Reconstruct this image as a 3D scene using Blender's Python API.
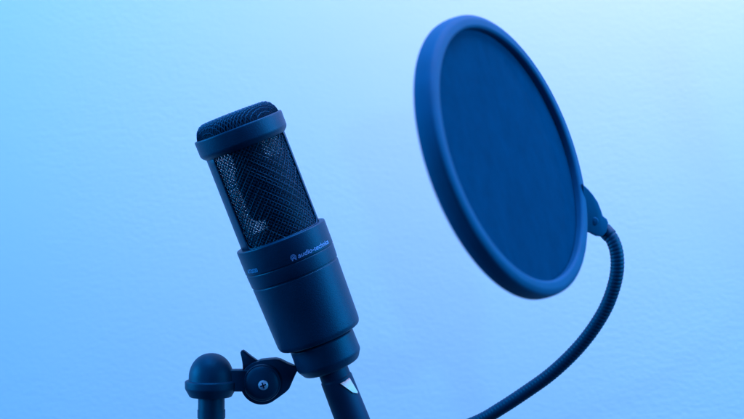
import bpy, bmesh, math
import numpy as np
from mathutils import Vector, Matrix
R = math.radians
PI = math.pi
for o in list(bpy.data.objects):
    bpy.data.objects.remove(o)
S = bpy.context.scene
C = S.collection

# ------------------------------------------------------------------ camera
CAMD = 0.885            # camera to microphone plane (y = 0), metres
CZ = 1.30               # camera height
cam = bpy.data.cameras.new('camera')
cam.lens = 70.0; cam.sensor_width = 36.0; cam.sensor_fit = 'HORIZONTAL'
cam.clip_start = 0.05; cam.clip_end = 30
cam.dof.use_dof = True
cam.dof.focus_distance = 0.885
cam.dof.aperture_fstop = 7.1
cam.dof.aperture_blades = 0
co = bpy.data.objects.new('camera', cam); C.objects.link(co)
co.location = (0, -CAMD, CZ); co.rotation_euler = (R(90), 0, 0)
S.camera = co

# ------------------------------------------------------------------ world and lamps
W = bpy.data.worlds.new('World'); S.world = W; W.use_nodes = True
W.node_tree.nodes['Background'].inputs[0].default_value = (0.01, 0.14, 0.6, 1)
W.node_tree.nodes['Background'].inputs[1].default_value = 0.13

def area(name, loc, target, size, power, col, sizey=None):
    l = bpy.data.lights.new(name, 'AREA'); l.energy = power; l.color = col
    l.size = size
    if sizey: l.shape = 'RECTANGLE'; l.size_y = sizey
    o = bpy.data.objects.new(name, l); C.objects.link(o); o.location = loc
    d = Vector(target) - Vector(loc)
    o.rotation_euler = d.to_track_quat('-Z', 'Y').to_euler()
    return o
area('overhead_main_lamp', (0.05, -0.16, 2.30), (0.0, 0.20, 1.15), 1.0, 31.0, (0.046, 0.352, 1.0), 0.4)
area('overhead_pale_fill', (0.36, 0.05, 1.86), (0.22, 0.22, 1.42), 0.9, 5.4, (0.95, 0.40, 0.5), 0.12)  # added fill with no real source; pales the upper wall like sensor clipping
area('blue_lamp_left', (-1.55, -0.08, 1.50), (0.0, 0.15, 1.20), 0.6, 33.0, (0.022, 0.42, 1.0), 0.7)
area('blue_lamp_right', (1.50, -0.36, 1.75), (0.0, 0.15, 1.18), 1.2, 45.0, (0.040, 0.45, 1.0), 1.0)
area('side_lamp', (-0.62, -1.40, 1.30), (0.2, 0.22, 1.30), 0.08, 3.0, (0.10, 0.34, 1.0))

S.view_settings.view_transform = 'Standard'
S.view_settings.look = 'None'
S.view_settings.exposure = 0.0
S.view_settings.gamma = 1.0
S.render.engine = 'CYCLES'

# ------------------------------------------------------------------ helpers
FPX = 744 * 70 / 36
def P(px, py, Y=0.0):
    d = CAMD + Y
    return Vector(((px - 372) / FPX * d, Y, CZ + (209.5 - py) / FPX * d))
def K(Y=0.0):
    return (CAMD + Y) / FPX           # metres per photo pixel at depth Y

def mat(name):
    m = bpy.data.materials.new(name); m.use_nodes = True
    return m, m.node_tree.nodes, m.node_tree.links, m.node_tree.nodes['Principled BSDF']

def plastic(name, col, rough, bump=0.0, bscale=900, metallic=0.0, spec=0.5, var=0.25):
    m, n, l, b = mat(name)
    tc = n.new('ShaderNodeTexCoord')
    nz = n.new('ShaderNodeTexNoise'); nz.inputs['Scale'].default_value = 60; nz.inputs['Detail'].default_value = 6
    l.new(tc.outputs['Object'], nz.inputs['Vector'])
    mr = n.new('ShaderNodeMapRange'); mr.inputs[3].default_value = rough - 0.07; mr.inputs[4].default_value = rough + 0.09
    l.new(nz.outputs[0], mr.inputs[0]); l.new(mr.outputs[0], b.inputs['Roughness'])
    mx = n.new('ShaderNodeMix'); mx.data_type = 'RGBA'
    mx.inputs['A'].default_value = (*[c * (1 - var) for c in col], 1); mx.inputs['B'].default_value = (*[c * (1 + var) for c in col], 1)
    l.new(nz.outputs[0], mx.inputs['Factor']); l.new(mx.outputs['Result'], b.inputs['Base Color'])
    b.inputs['Metallic'].default_value = metallic
    b.inputs['Specular IOR Level'].default_value = spec
    if not metallic: b.inputs['Specular Tint'].default_value = (0.01, 0.72, 1, 1)
    if bump:
        n2 = n.new('ShaderNodeTexNoise'); n2.inputs['Scale'].default_value = bscale; n2.inputs['Detail'].default_value = 2
        l.new(tc.outputs['Object'], n2.inputs['Vector'])
        bp = n.new('ShaderNodeBump'); bp.inputs['Strength'].default_value = bump; bp.inputs['Distance'].default_value = 0.0003
        l.new(n2.outputs[0], bp.inputs['Height']); l.new(bp.outputs[0], b.inputs['Normal'])
    return m

M = {}
M['coat'] = plastic('microphone_powder_coat', (0.0004, 0.021, 0.048), 0.43, 0.4, 1600, spec=0.42)
M['wire'] = plastic('grille_wire', (0.001, 0.030, 0.060), 0.55, spec=0.4)
M['capsule'] = plastic('capsule_black', (0.003, 0.008, 0.02), 0.7, spec=0.2)
M['rubber'] = plastic('black_rubber', (0.005, 0.018, 0.045), 0.55, 0.2, 1500, spec=0.35)
M['stand'] = plastic('stand_plastic', (0.0005, 0.026, 0.054), 0.5, 0.2, 1400, spec=0.4)
M['rim'] = plastic('pop_filter_plastic', (0.0002, 0.072, 0.142), 0.7, 0.15, 1200, spec=0.25)
M['neck'] = plastic('gooseneck_coat', (0.0008, 0.022, 0.050), 0.5, spec=0.4)
M['chrome'] = plastic('chromed_metal', (0.85, 0.85, 0.88), 0.18, metallic=1.0, var=0.03)
M['print'] = plastic('pale_print', (0.12, 0.30, 0.52), 0.45, var=0.05)
M['latch'] = plastic('brushed_latch', (0.75, 0.40, 0.36), 0.5, 0.5, 1200, metallic=0.9, var=0.5)
M['zinc'] = plastic('zinc_screw', (0.80, 0.62, 0.72), 0.4, metallic=0.35, var=0.05)
M['slot'] = plastic('dark_slot', (0.002, 0.006, 0.015), 0.7, spec=0.1)

def finish(o, ang=32):
    me = o.data
    me.polygons.foreach_set('use_smooth', [True] * len(me.polygons))
    me.set_sharp_from_angle(angle=R(ang))
    return o
def obj(name, verts, faces, m, parent=None, ang=32, recalc=True):
    me = bpy.data.meshes.new(name)
    bm = bmesh.new()
    vs = [bm.verts.new(v) for v in verts]
    for f in faces:
        try: bm.faces.new([vs[i] for i in f])
        except ValueError: pass
    if recalc: bmesh.ops.recalc_face_normals(bm, faces=bm.faces)
    bm.to_mesh(me); bm.free()
    me.materials.append(m)
    o = bpy.data.objects.new(name, me); C.objects.link(o)
    if parent: o.parent = parent
    return finish(o, ang)

def lathe(prof, n=96, a0=0, a1=2 * PI, M4=None):
    """revolve (r, z) round local z; theta 0 faces -y, positive towards +x"""
    full = abs(a1 - a0 - 2 * PI) < 1e-6
    cols = n if full else n + 1
    V = []; F = []
    for j in range(cols):
        t = a0 + (a1 - a0) * j / n
        for r, z in prof: V.append(Vector((r * math.sin(t), -r * math.cos(t), z)))
    k = len(prof)
    for j in range(n):
        a = j * k; b = ((j + 1) % cols) * k
        for i in range(k - 1): F.append((a + i, a + i + 1, b + i + 1, b + i))
    if M4: V = [M4 @ v for v in V]
    return V, F
def rnd(pts, rad, seg=5):
    """round the inner corners of an open profile"""
    out = [pts[0]]
    for i in range(1, len(pts) - 1):
        p0, p, p1 = (Vector(pts[i - 1]), Vector(pts[i]), Vector(pts[i + 1]))
        r = rad[i] if isinstance(rad, (list, tuple)) else rad
        a = p0 - p; b = p1 - p
        r = min(r, a.length * .45, b.length * .45)
        if r < 1e-6: out.append(tuple(p)); continue
        A = p + a.normalized() * r; B = p + b.normalized() * r
        for s in range(seg + 1):
            t = s / seg
            q = A * (1 - t) ** 2 + p * 2 * t * (1 - t) + B * t * t
            out.append(tuple(q))
    out.append(pts[-1]); return out
def merge(*vf):
    V = []; F = []
    for v, f in vf:
        k = len(V); V += list(v); F += [tuple(i + k for i in q) for q in f]
    return V, F
def tube(path, r, n=8, closed=False, rf=None, cap=True):
    pts = [Vector(p) for p in path]; V = []; F = []
    m = len(pts); prev = None
    for i, p in enumerate(pts):
        if closed: t = (pts[(i + 1) % m] - pts[i - 1])
        else: t = pts[min(i + 1, m - 1)] - pts[max(i - 1, 0)]
        t.normalize()
        if prev is None:
            u = t.orthogonal().normalized()
        else:
            u = (prev - t * prev.dot(t)).normalized()
        prev = u; w = t.cross(u)
        for j in range(n):
            a = 2 * PI * j / n
            rr = rf(i, a) if rf else r
            V.append(p + (u * math.cos(a) + w * math.sin(a)) * rr)
    for i in range(m if closed else m - 1):
        a = i * n; b = ((i + 1) % m) * n
        for j in range(n): F.append((a + j, a + (j + 1) % n, b + (j + 1) % n, b + j))
    if cap and not closed:
        F.append(tuple(range(n))); F.append(tuple((m - 1) * n + j for j in range(n)))
    return V, F
def prism(poly, y0, y1, bev=0.0):
    """polygon of (x,z) world points extruded along y with softened front and back edges"""
    n = len(poly); c = sum((Vector(p) for p in poly), Vector((0, 0))) / n
    def ring(y, inset):
        out = []
        for p in poly:
            p = Vector(p); d = (c - p); out.append(Vector((p.x + d.normalized().x * inset, y, p.y + d.normalized().y * inset)))
        return out
    if bev: lv = [(y0, bev), (y0 + bev * .3, bev * .3), (y0 + bev, 0), (y1 - bev, 0), (y1, bev)]
    else: lv = [(y0, 0), (y1, 0)]
    V = []; F = []
    for y, i in lv: V += ring(y, i)
    for k in range(len(lv) - 1):
        for j in range(n): F.append((k * n + j, k * n + (j + 1) % n, (k + 1) * n + (j + 1) % n, (k + 1) * n + j))
    F.append(tuple(range(n))); F.append(tuple((len(lv) - 1) * n + j for j in range(n)))
    return V, F
def catmull(pts, per=20):
    pts = [Vector(p) for p in pts]; out = []
    P_ = [pts[0] * 2 - pts[1]] + pts + [pts[-1] * 2 - pts[-2]]
    for i in range(1, len(P_) - 2):
        a, b, c, d = P_[i - 1:i + 3]
        for k in range(per):
            t = k / per
            out.append(.5 * ((2 * b) + (c - a) * t + (2 * a - 5 * b + 4 * c - d) * t * t + (3 * b - a - 3 * c + d) * t ** 3))
    out.append(pts[-1]); return out
def empty(name, label, cat, M4):
    o = bpy.data.objects.new(name, None); C.objects.link(o); o.matrix_world = M4
    o.empty_display_size = 0.02
    o['label'] = label; o['category'] = cat
    return o
def axis_matrix(z, origin, yhint=Vector((0, 1, 0))):
    z = z.normalized(); y = (yhint - z * yhint.dot(z)).normalized(); x = y.cross(z)
    m = Matrix((x, y, z)).transposed().to_4x4(); m.translation = origin
    return m

# ------------------------------------------------------------------ the wall
WY = 0.22
m, n, l, b = mat('painted_wall')
tc = n.new('ShaderNodeTexCoord')
mp = n.new('ShaderNodeMapping'); mp.inputs['Scale'].default_value = (0.7, 1.0, 1.0)
mp.inputs['Rotation'].default_value = (0, R(7), 0)
l.new(tc.outputs['Object'], mp.inputs[0])
def noise(scale, detail, src, rough=.55):
    q = n.new('ShaderNodeTexNoise'); q.inputs['Scale'].default_value = scale; q.inputs['Detail'].default_value = detail
    q.inputs['Roughness'].default_value = rough
    l.new(src, q.inputs['Vector']); return q.outputs[0]
n1 = noise(300, 4, mp.outputs[0], .6); n2 = noise(45, 3, mp.outputs[0]); n3 = noise(6, 2, tc.outputs['Object'])
n4 = noise(3.0, 2, tc.outputs['Object'])
mask = n.new('ShaderNodeMapRange'); mask.inputs[1].default_value = .35; mask.inputs[2].default_value = .65
mask.inputs[3].default_value = .35; mask.inputs[4].default_value = 1.0
l.new(n4, mask.inputs[0])
mu = n.new('ShaderNodeMath'); mu.operation = 'MULTIPLY'; l.new(n1, mu.inputs[0]); l.new(mask.outputs[0], mu.inputs[1])
b1 = n.new('ShaderNodeBump'); b1.inputs['Strength'].default_value = 0.36; b1.inputs['Distance'].default_value = 0.0008
l.new(mu.outputs[0], b1.inputs['Height'])
b2 = n.new('ShaderNodeBump'); b2.inputs['Strength'].default_value = 0.07; b2.inputs['Distance'].default_value = 0.002
l.new(n2, b2.inputs['Height']); l.new(b1.outputs[0], b2.inputs['Normal'])
l.new(b2.outputs[0], b.inputs['Normal'])
cr = n.new('ShaderNodeMix'); cr.data_type = 'RGBA'
cr.inputs['A'].default_value = (.80, .77, .73, 1); cr.inputs['B'].default_value = (.85, .82, .78, 1)
l.new(n3, cr.inputs['Factor']); l.new(cr.outputs['Result'], b.inputs['Base Color'])
b.inputs['Roughness'].default_value = 0.6; b.inputs['Specular IOR Level'].default_value = 0.3
wv = [(x, y, z) for x in (-1.6, 1.6) for y in (WY, WY + .1) for z in (0, 2.6)]
wall = obj('wall', wv, [(0, 1, 3, 2), (4, 6, 7, 5), (0, 4, 5, 1), (2, 3, 7, 6), (0, 2, 6, 4), (1, 5, 7, 3)], m)
wall['kind'] = 'structure'

# ------------------------------------------------------------------ microphone
AX = R(20.9); TILT = R(6.2)
Zm = Vector((-math.sin(AX) * math.cos(TILT), -math.sin(TILT), math.cos(AX) * math.cos(TILT)))
k = K(0)
S0 = 315.0
MM = axis_matrix(Zm, P(277.9, 228.9, 0))
kz = k / math.cos(TILT)
SB = 465.0                     # collar bottom: the thing's base
base = MM @ Vector((0, 0, (S0 - SB) * kz))
MB_ = MM.copy(); MB_.translation = base
mic = empty('microphone', 'black side-address condenser microphone with woven grille, tilted to the left', 'microphone', MB_)
def Z(s): return (SB - s) * kz
def pr(lst): return [(r * k, Z(s)) for r, s in lst]

# body: lower barrel with its flange
bodyp = rnd(pr([(38, 335), (46.6, 335), (46.6, 321.5), (47.2, 322), (46.9, 346.5), (46.4, 347), (46.3, 348), (46.6, 348.5), (45.9, 361), (45.1, 361.4), (45.1, 363), (45.6, 363.4), (44.9, 385), (43.6, 431), (43.2, 431.6), (34, 435), (34, 440)]), 0.0)
bodyp = rnd(pr([(38, 330), (38, 322.8), (39, 321.8), (46.2, 321.8), (46.9, 322.6), (46.6, 346.4), (46.0, 346.8), (46.0, 347.6), (46.4, 348), (45.7, 361), (45.0, 361.3), (45.0, 362.8), (45.4, 363.2), (44.8, 385), (43.9, 420), (43.6, 427.5), (42.2, 431.0), (39.5, 432.2), (30, 432.4)]), [0, .0003, .0003, .0006, .0006, .0002, .0001, .0001, .0002, .0002, .0001, .0001, .0002, .001, .0006, .0015, .0008, .0002, 0], 4)
V, F = lathe(bodyp, 128)
body = obj('body', V, F, M['coat'], mic, 40)
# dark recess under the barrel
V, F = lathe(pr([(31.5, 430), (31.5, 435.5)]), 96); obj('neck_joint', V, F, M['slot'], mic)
# collar
cp = rnd(pr([(20, 434.0), (32.3, 434.0), (33.6, 435.6), (34.0, 456.6), (28.8, 465), (14, 465)]), [0, .0005, .0009, .0012, .0016, 0], 5)
V, F = lathe(cp, 96); obj('base_collar', V, F, M['coat'], mic, 40)
# head ring: a short band with a soft lower lip
hp = rnd(pr([(42.9, 207.2), (43.6, 205.6), (45.4, 205.6), (46.0, 206.6), (45.8, 221.2), (44.6, 223.6), (41.4, 226.5), (41.0, 226.5), (42.9, 222)]), [0, .0003, .0005, .0006, .0012, .0012, .0004, .0003, 0], 4)
V, F = lathe(hp, 128); obj('head_ring', V, F, M['coat'], mic, 40)

# frame with two rounded windows
FR = 41.3 * k
def frame_piece():
    V = []; F = []
    WS = R(13.0); half = R(64.0)
    st, sb = Z(223), Z(323.5); wt, wb = Z(225.5), Z(324.5)
    rc = 5.5 * k
    def add_col(t, rows):
        i = len(V)
        for z in rows: V.append(Vector((FR * math.sin(t), -FR * math.cos(t), z)))
        return i
    nr = 8
    for c in (WS, WS + PI):
        prev = None
        N = 60
        for j in range(N + 1):
            u = -1 + 2 * j / N
            u = math.copysign(1 - (1 - abs(u)) ** 1.6, u)
            t = c + half * u
            d = (half - abs(t - c)) * FR
            drop = rc - math.sqrt(max(rc * rc - max(rc - d, 0) ** 2, 0)) if d < rc else 0
            # window's foot: a shallow sill that swells in the middle
            foot = (1 - abs(u) ** 2) * 0.0 + drop * 1.6
            top = [st + (wt - drop - st) * q / 2 for q in range(3)]
            bot = [sb + (wb + 3.2 * k + foot - sb) * q / 2 for q in range(3)]
            cur = (add_col(t, top), add_col(t, bot))
            if prev:
                for a, b2_ in zip(prev, cur):
                    for q in range(2): F.append((a + q, a + q + 1, b2_ + q + 1, b2_ + q))
            prev = cur
    for c in (WS + PI / 2, WS - PI / 2):
        h = PI / 2 - half; prev = None
        for j in range(15):
            t = c - h + 2 * h * j / 14
            cur = add_col(t, [st + (sb - st) * q / 12 for q in range(13)])
            if prev is not None:
                for q in range(12): F.append((prev + q, prev + q + 1, cur + q + 1, cur + q))
            prev = cur
    return V, F
V, F = frame_piece()
fr = obj('grille_frame', V, F, M['coat'], mic, 60)
sd = fr.modifiers.new('thickness', 'SOLIDIFY'); sd.thickness = 1.0 * k; sd.offset = -1 if True else 1

# woven grille: diagonal wires round the head and over its top
GR = 39.6 * k; WR = 0.48 * k
def grille():
    parts = []
    N = 58; zt, zb = Z(200), Z(328)
    H = zt - zb; pitch = 2 * PI * GR / N
    turns = H / (pitch * 1.0) * (2 * PI / N)
    for sgn in (1, -1):
        for i in range(N):
            pts = []; steps = int(H / (pitch * .25))
            for s in range(steps + 1):
                q = s / steps
                t = 2 * PI * i / N + sgn * turns * q
                ph = PI * q * H / (pitch * .5)
                r = GR + sgn * math.cos(ph + PI * i) * WR * .8
                pts.append((r * math.sin(t), -r * math.cos(t), zt - H * q))
            parts.append(tube(pts, WR, 4, cap=False))
    return merge(*parts)
TR = 42.8 * k; ZT = 191.6
def topz(r):
    q = min(r / TR, 1); rc = 12.0 * k
    z = Z(ZT) - 1.2 * k * q * q
    e = r - (TR - rc)
    if e > 0: z -= rc * 1.25 * (1 - math.sqrt(max(1 - (e / rc) ** 2, 0)))
    return z
def grille_top():
    parts = []; pitch = 2.5 * k
    for sgn in (0, 1):
        c = -TR + pitch * .5
        i = 0
        while c < TR:
            half = math.sqrt(TR * TR - c * c); pts = []
            nst = max(4, int(2 * half / (pitch * .45)))
            for s in range(nst + 1):
                a = -half + 2 * half * (0.5 - 0.5 * math.cos(PI * s / nst))
                x, y = (c, a) if sgn else (a, c)
                x, y = (x - y) * .7071, (x + y) * .7071
                z = topz(math.hypot(x, y)) + (1 if sgn else -1) * math.cos(PI * a / pitch + PI * i) * WR * .8
                pts.append((x, y, z))
            for e in (0, -1):       # continue down into the ring
                pass
            parts.append(tube([(pts[0][0], pts[0][1], Z(209))] + pts + [(pts[-1][0], pts[-1][1], Z(209))], WR, 4, cap=False))
            c += pitch; i += 1
    return merge(*parts)
V, F = merge(grille(), grille_top())
obj('grille', V, F, M['wire'], mic, 80, recalc=False)

# fine inner screen: real holes through a procedural weave
m, n, l, b = mat('fine_inner_screen')
tc = n.new('ShaderNodeTexCoord'); sx = n.new('ShaderNodeSeparateXYZ'); l.new(tc.outputs['Object'], sx.inputs[0])
def mth(op, a, b_=None, c_=None):
    q = n.new('ShaderNodeMath'); q.operation = op
    for i, v in enumerate((a, b_, c_)):
        if v is None: continue
        if isinstance(v, (int, float)): q.inputs[i].default_value = v
        else: l.new(v, q.inputs[i])
    return q.outputs[0]
th = mth('ARCTAN2', sx.outputs[1], sx.outputs[0])
ca = mth('SINE', mth('MULTIPLY', th, 78.0)); cb = mth('SINE', mth('MULTIPLY', sx.outputs[2], 78.0 / (37.5 * k)))
hole = mth('GREATER_THAN', mth('ADD', mth('ABSOLUTE', ca), mth('ABSOLUTE', cb)), 1.36)
tr = n.new('ShaderNodeBsdfTransparent'); mx = n.new('ShaderNodeMixShader')
l.new(hole, mx.inputs[0]); l.new(b.outputs[0], mx.inputs[1]); l.new(tr.outputs[0], mx.inputs[2])
l.new(mx.outputs[0], n['Material Output'].inputs[0])
b.inputs['Base Color'].default_value = (0.004, 0.016, 0.045, 1); b.inputs['Roughness'].default_value = .6
V, F = lathe([(37.6 * k, Z(200)), (37.6 * k, Z(328))], 96)
obj('inner_screen', V, F, m, mic)
prof = [(r * TR / 20 * .97 + 1e-5, topz(r * TR / 20) - 1.6 * k) for r in range(0, 21)] + [(TR * .97, Z(210))]
V, F = lathe(prof, 72); obj('top_screen', V, F, M['capsule'], mic, 60)
# capsule and its holder inside the head
def shift(vf, dx): return [Vector((v.x + dx * k, v.y, v.z)) for v in vf[0]], vf[1]
V, F = merge(shift(lathe(rnd([(0.0001, Z(246)), (26 * k, Z(246)), (28.5 * k, Z(252)), (28.5 * k, Z(294)), (24 * k, Z(300)), (0.0001, Z(300))], .001), 48), 7.5),
             shift(lathe([(0.0001, Z(228)), (16 * k, Z(228)), (16 * k, Z(247)), (0.0001, Z(247))], 40), -1),
             shift(lathe([(22 * k, Z(299)), (22 * k, Z(330))], 40), 13),
             lathe([(5 * k, Z(314)), (36.5 * k, Z(314)), (36.5 * k, Z(330))], 48))
obj('capsule', V, F, M['capsule'], mic)

# printed words, wrapped round the barrel
def text_verts(s, size, shear=0.0, bold=0.0):
    cu = bpy.data.curves.new('t', 'FONT'); cu.body = s; cu.size = size; cu.shear = shear; cu.offset = bold
    cu.resolution_u = 3
    o = bpy.data.objects.new('t', cu); C.objects.link(o)
    dg = bpy.context.evaluated_depsgraph_get(); me = o.evaluated_get(dg).to_mesh()
    V = [v.co.copy() for v in me.vertices]; F = [tuple(p.vertices) for p in me.polygons]
    o.evaluated_get(dg).to_mesh_clear(); bpy.data.objects.remove(o); bpy.data.curves.remove(cu)
    x0 = min(v.x for v in V); V = [Vector((v.x - x0, v.y, 0)) for v in V]
    return V, F, max(v.x for v in V)
def wrap(V, a0, s, rad):
    return [Vector((rad * math.sin(a0 + v.x / rad), -rad * math.cos(a0 + v.x / rad), Z(s) + v.y)) for v in V]
V, F, w = text_verts('audio-technica', 5.4 * k * 1.2, 0.22, 0.00006)
tgt = 46.5 * k * R(53)
V = [Vector((v.x * tgt / w, v.y, 0)) for v in V]
txt = wrap(V, R(14), 344.2, 46.95 * k), F
# emblem: two nested rings with a wedge
def ringflat(r0, r1, cx, cy, n_=28, a0=0, a1=2 * PI):
    V = []; F = []
    for j in range(n_ + 1):
        a = a0 + (a1 - a0) * j / n_
        V += [Vector((cx + r0 * math.cos(a), cy + r0 * math.sin(a), 0)), Vector((cx + r1 * math.cos(a), cy + r1 * math.sin(a), 0))]
    for j in range(n_): F.append((2 * j, 2 * j + 1, 2 * j + 3, 2 * j + 2))
    return V, F
e1 = ringflat(2.4 * k, 3.0 * k, 0, 0, a0=R(-60), a1=R(240))
e2 = ringflat(1.3 * k, 1.85 * k, 0, 0, a0=R(-60), a1=R(240))
e3 = ([Vector((0, .9 * k, 0)), Vector((-2.6 * k, -2.9 * k, 0)), Vector((-1.4 * k, -2.9 * k, 0)), Vector((0, -.6 * k, 0)), Vector((1.4 * k, -2.9 * k, 0)), Vector((2.6 * k, -2.9 * k, 0))], [(0, 1, 2, 3), (0, 3, 4, 5)])
V, F = merge(e1, e2, e3); emb = wrap(V, R(8.5), 341.8, 46.95 * k), F
V, F = merge(txt, emb); obj('maker_lettering', V, F, M['print'], body, recalc=False)
V, F, w = text_verts('AT2020', 4.0 * k * 1.4, 0, 0.00005)
V = [Vector((v.x * (46.5 * k * R(22)) / w, v.y, 0)) for v in V]
V = wrap(V, R(-63), 343.8, 46.95 * k); obj('model_lettering', V, F, M['print'], body, recalc=False)

# ------------------------------------------------------------------ cable plugged into the microphone
MC = MM.copy(); MC.translation = MM @ Vector((0, 0, (S0 - 470) * kz))
cable = empty('microphone_cable', 'black cable plug pushed into the foot of the microphone, with a shiny latch', 'cable', MC)
def Zc(s): return (470 - s) * kz
p = rnd([(0.0001, Zc(460)), (15.4 * k, Zc(460)), (15.4 * k, Zc(476)), (16.4 * k, Zc(477.5)), (17.2 * k, Zc(525)), (16.4 * k, Zc(560)), (9 * k, Zc(575)), (7 * k, Zc(610)), (0.0001, Zc(612))], .0006)
V, F = lathe(p, 64); plug = obj('plug', V, F, M['rubber'], cable)
# latch: a bright wedge let into the plug's side
LV = []; LF = []
wedge = [(-7, 480.2), (5.2, 479.2), (9.5, 497.5), (7.0, 497.8), (1.2, 494)]
ctr = R(33)
def wp(x, s, rr): 
    t = ctr + x / 16.8
    return Vector((rr * k * math.sin(t), -rr * k * math.cos(t), Zc(s)))
nW = len(wedge)
rings = [(16.2, 1.0), (17.4, 1.0), (17.9, .86)]
cxm = sum(a for a, _ in wedge) / nW; csm = sum(b_ for _, b_ in wedge) / nW
for rr, sc in rings: LV += [wp(cxm + (a - cxm) * sc, csm + (s_ - csm) * sc, rr) for a, s_ in wedge]
for q in range(2):
    for j in range(nW): LF.append((q * nW + j, q * nW + (j + 1) % nW, (q + 1) * nW + (j + 1) % nW, (q + 1) * nW + j))
LF.append(tuple(2 * nW + j for j in range(nW)))
obj('latch', LV, LF, M['latch'], cable)
cpts = catmull([(0, 0, Zc(605)), (0, 0, Zc(640)), (-.012, 0.004, Zc(700)), (-.045, 0.01, Zc(780)), (-.10, 0.012, Zc(880)), (-.17, .012, Zc(1000))], 12)
V, F = tube(cpts, 5.2 * k, 16); obj('cable', V, F, M['rubber'], cable)

# ------------------------------------------------------------------ microphone stand
SY = 0.009; ks = K(SY)
base = P(211.3, 760, SY)
stand = empty('microphone_stand', 'black microphone stand pole with a domed cap and a tilting pivot joint', 'microphone stand', Matrix.Translation(base))
def wobj(name, V, F, m_, parent=stand, ang=32, **kw):
    root = stand if parent is stand else parent
    o_inv = Matrix.Translation(-base)
    return obj(name, [o_inv @ Vector(v) for v in V], F, m_, parent, ang, **kw)
def vlathe(prof_px, cx, nn=72):
    """profile as (radius px, photo y) round a vertical axis at photo x cx"""
    pr_ = [(r * ks, P(cx, y, SY).z) for r, y in prof_px]
    return lathe(pr_, nn, M4=Matrix.Translation((P(cx, 0, SY).x, SY, 0)))
V, F = vlathe(rnd([(13.3, 392), (13.3, 760)], 0), 211.4); wobj('pole', V, F, M['stand'])
dome = [(0.01, 353.2)] + [(22.4 * math.sin(t) ** .92, 353.2 + 24.5 * (1 - math.cos(t) ** 1.0)) for t in [R(a) for a in range(6, 91, 6)]] + [(22.6, 381)]
V, F = vlathe(dome, 211.2)
cap = wobj('domed_cap', V, F, M['stand'])
sk = rnd([(21.5, 380.2), (24.6, 380.4), (25.8, 381.6), (25.6, 388.5), (20.9, 396.8), (12.5, 397)], [0, .6, .6, 1.2, .8, 0], 4)
V, F = vlathe(sk, 210.7)
nrib = 28
sko = wobj('threaded_skirt', V, F, M['stand'])
V, F = vlathe([(13.9, 410.0), (13.9, 418.0)], 211.4, 72); wobj('pole_band', V, F, M['stand'])
# link from the cap to the pivot
def box_px(x0, x1, y0, y1, d0, d1):
    a = P(x0, y0, SY); b_ = P(x1, y1, SY)
    return prism([(a.x, a.z), (b_.x, a.z), (b_.x, b_.z), (a.x, b_.z)], SY + d0, SY + d1, .0008)
V, F = box_px(226, 252, 369.5, 391, -.0045, .0055); wobj('link', V, F, M['stand'])
# pivot plate: disc that runs out to a blunt point at the microphone
def xz(px, py, Y=SY): q = P(px, py, Y); return (q.x, q.z)
pl = []
cxp, cyp = 262.0, 382.3
for a in range(60, 265, 8):
    pl.append((cxp + 21.6 * math.cos(R(a)), cyp + 21.9 * math.sin(R(a))))
pl += [(260.5, 359.6), (269, 358.7), (275.5, 358.2), (280, 359.2), (288, 363.2), (296.5, 366.6), (298.4, 368.6), (294, 378), (289.5, 388.3), (286, 391.8), (279.5, 396.6)]
V, F = prism([xz(*q) for q in pl], SY - .004, SY + .0075, .0011)
plate = wobj('pivot_plate', V, F, M['stand'], ang=28)
# short ball stem that carries the collar
V, F = tube([P(291, 370.5, SY + .001), P(302, 368.0, SY + .003)], 2.6 * ks, 16); wobj('stem', V, F, M['stand'])
# front knob: shallow dome
kp = [(18.6, 0), (18.6, .0022), (17.8, .0032)] + [(16.9 * math.cos(t), .0032 + .0036 * math.sin(t)) for t in [R(a) for a in range(0, 90, 9)]] + [(0.01, .0068)]
MK = Matrix.Translation(P(262.4, 382.6, SY - .004)) @ Matrix.Rotation(R(90), 4, 'X')
V, F = lathe([(r * ks, z) for r, z in kp], 72, M4=MK); knob = wobj('pivot_knob', V, F, M['stand'])
# lever horn
hn = [(243.0, 372), (242.7, 364), (241.4, 357), (240.4, 352.6), (241.3, 350.6), (243.4, 350.2), (246.5, 352.4), (251, 356), (257, 360.2), (258, 366)]
V, F = prism([xz(*q) for q in hn], SY - .0015, SY + .0045, .0007); wobj('lever', V, F, M['stand'])
# silver screw with a cross recess
sp = [(5.0, 0), (5.0, .0009), (4.5, .0016), (3.2, .0021), (0.01, .0023)]
MS = Matrix.Translation(P(263.3, 385.2, SY - .004 - .0060)) @ Matrix.Rotation(R(90), 4, 'X')
V, F = lathe([(r * ks, z) for r, z in sp], 32, M4=MS); scr = wobj('screw', V, F, M['zinc'], knob)
xs = []
for a in (20, 110):
    Rm = MS @ Matrix.Rotation(R(a), 4, 'Z')
    q = [Vector((x, y, z)) for x in (-3.0 * ks, 3.0 * ks) for y in (-.6 * ks, .6 * ks) for z in (.0012, .0024 + a * 1e-7)]
    xs.append(([Rm @ v for v in q], [(0, 1, 3, 2), (4, 6, 7, 5), (0, 4, 5, 1), (2, 3, 7, 6), (0, 2, 6, 4), (1, 5, 7, 3)]))
V, F = merge(*xs); wobj('cross_recess', V, F, M['slot'], knob)

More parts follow.
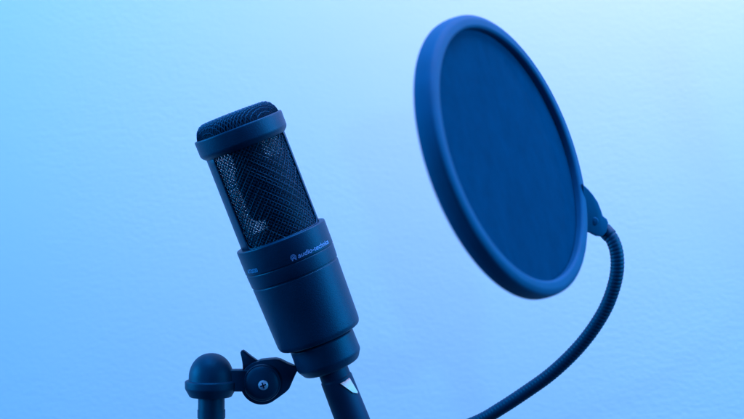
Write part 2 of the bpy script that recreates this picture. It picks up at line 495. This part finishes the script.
# ------------------------------------------------------------------ pop filter
AZ, EL = 0.9897, 0.2934
nn = Vector((math.sin(AZ) * math.cos(EL), -math.cos(AZ) * math.cos(EL), math.sin(EL)))
cpos = Vector((0.0758, 0.76 - CAMD, CZ + 0.0302))
MP = axis_matrix(nn, cpos, Vector((0, 0, 1)))
pop = empty('pop_filter', 'round pop filter with a thick rim and dark nylon screen, held on a curved gooseneck', 'pop filter', MP)
Ri, Ro, T = .0697, .0776, .0122
rp = [(Ri + .0010, -T + .0008), (Ri, -.0030), (Ri, -.0010), (Ri + .0012, 0), (Ro - .0030, 0), (Ro - .0006, -.0012), (Ro, -.0032), (Ro + .0003, -T * .55), (Ro, -T + .0018), (Ro - .0012, -T), (Ri + .0012, -T), (Ri + .0010, -T + .0008)]
rp = rnd(rp, .0009, 4)
V, F = lathe(rp, 220); rim = obj('rim', V, F, M['rim'], pop, 50)
# nylon screens
def screen(name, z, bulge, opac):
    m, n, l, b = mat(name)
    tc = n.new('ShaderNodeTexCoord')
    nz = n.new('ShaderNodeTexNoise'); nz.inputs['Scale'].default_value = 500; nz.inputs['Detail'].default_value = 3
    mpp = n.new('ShaderNodeMapping'); mpp.inputs['Scale'].default_value = (1, .6, 1); mpp.inputs['Rotation'].default_value = (0, 0, R(30))
    l.new(tc.outputs['Object'], mpp.inputs[0]); l.new(mpp.outputs[0], nz.inputs['Vector'])
    mr = n.new('ShaderNodeMapRange'); mr.inputs[1].default_value = .3; mr.inputs[2].default_value = .7
    mr.inputs[3].default_value = 1 - opac - .02; mr.inputs[4].default_value = 1 - opac + .02
    l.new(nz.outputs[0], mr.inputs[0])
    tr = n.new('ShaderNodeBsdfTransparent'); mx = n.new('ShaderNodeMixShader')
    df = n.new('ShaderNodeBsdfDiffuse'); df.inputs[0].default_value = (0.0005, 0.06, 0.11, 1)
    nb = n.new('ShaderNodeTexNoise'); nb.inputs['Scale'].default_value = 90; nb.inputs['Detail'].default_value = 8; nb.inputs['Roughness'].default_value = .75
    l.new(mpp.outputs[0], nb.inputs['Vector'])
    cm = n.new('ShaderNodeMix'); cm.data_type = 'RGBA'; cm.inputs['A'].default_value = (0.0002, 0.030, 0.064, 1); cm.inputs['B'].default_value = (0.0003, 0.066, 0.134, 1)
    l.new(nb.outputs[0], cm.inputs['Factor']); l.new(cm.outputs['Result'], df.inputs[0])
    tl = n.new('ShaderNodeBsdfTranslucent'); tl.inputs[0].default_value = (0.0003, 0.05, 0.09, 1)
    m2 = n.new('ShaderNodeMixShader'); m2.inputs[0].default_value = .12
    l.new(df.outputs[0], m2.inputs[1]); l.new(tl.outputs[0], m2.inputs[2])
    l.new(mr.outputs[0], mx.inputs[0]); l.new(m2.outputs[0], mx.inputs[1]); l.new(tr.outputs[0], mx.inputs[2])
    l.new(mx.outputs[0], n['Material Output'].inputs[0])
    N = 24
    prof = [(max(Ri * 1.006 * i / N, 1e-5), z + bulge * (1 - (i / N) ** 2)) for i in range(N + 1)]
    V, F = lathe(prof, 120); return obj('nylon_screen', V, F, m, pop, 60)
screen('front_nylon', -.0042, -.0004, .95)
screen('back_nylon', -.0104, .0006, .95)
# bracket on the rim, screw, gooseneck
def at(px, py, d):       # photo pixel at a distance d from the camera
    return Vector(((px - 372) / FPX * d, d - CAMD, CZ + (209.5 - py) / FPX * d))
inv = MP.inverted()
DB = 0.820; YB = DB - CAMD
bk = [(581, 184), (587.4, 189.5), (592.5, 195), (597.5, 202), (601.0, 210), (603.0, 215.8), (607.5, 219.2), (609.0, 223), (607, 232), (602.5, 236.4), (597, 236.2), (589.5, 232.5), (583, 231)]
pts2 = []
for q in bk:
    w_ = at(q[0], q[1], DB); pts2.append((w_.x, w_.z))
V, F = prism(pts2, YB - .0042, YB + .0055, .0010)
xc = at(589, 0, DB).x
V = [Vector((v.x, v.y + (v.x - xc) * .5, v.z)) for v in V]
brk = obj('bracket', [inv @ v for v in V], F, M['rim'], pop, 30)
MS2 = Matrix.Translation(at(593.7, 221.3, DB) + Vector((0, -.0022, 0))) @ Matrix.Rotation(R(90), 4, 'X')
V, F = lathe([(.0024, -.0004), (.0024, .0007), (.0018, .0012), (.00001, .0014)], 28, M4=MS2)
obj('screw', [inv @ v for v in V], F, M['rim'], brk)
gp = [(601.5, 227.5, .829), (607.2, 232.6, .827), (613.0, 241, .825), (616.8, 254, .824), (617.0, 271, .824), (612.8, 290, .825), (604.2, 311, .827), (589.5, 334, .830), (571.5, 355, .834), (549, 375.5, .839), (523, 394, .845), (500, 409, .850), (479, 421.0, .856), (440, 437, .866), (390, 462, .878), (330, 492, .888), (270, 515, .893), (213, 528, .894)]
path = catmull([at(*q) for q in gp], 60)
# resample evenly so that the coils stay even
acc = [0.0]
for a_, b_ in zip(path, path[1:]): acc.append(acc[-1] + (b_ - a_).length)
L = acc[-1]; step = .00022; NP = int(L / step); ev = []; j = 0
for i in range(NP + 1):
    s = L * i / NP
    while j < len(acc) - 2 and acc[j + 1] < s: j += 1
    t = (s - acc[j]) / max(acc[j + 1] - acc[j], 1e-9); ev.append(path[j].lerp(path[j + 1], t))
def ribs(i, a):
    ph = 2 * PI * (i * step / .0021) - a
    return .00374 + .00024 * (abs(math.cos(ph / 2)) ** .7)
V, F = tube(ev, .0038, 20, rf=ribs)
obj('gooseneck', [inv @ v for v in V], F, M['neck'], pop, 80)
# ferrule where the gooseneck meets the bracket
V, F = tube([ev[int(len(ev) * .006)], ev[int(len(ev) * .022)]], .0043, 24); obj('ferrule', [inv @ v for v in V], F, M['neck'], pop)
# clamp on the pole below the frame
V, F = lathe(rnd([(.0088, -.014), (.0135, -.014), (.0135, .014), (.0088, .014)], .0015), 48, M4=Matrix.Translation(P(211.3, 528, SY)))
obj('clamp', [inv @ v for v in V], F, M['stand'], pop)
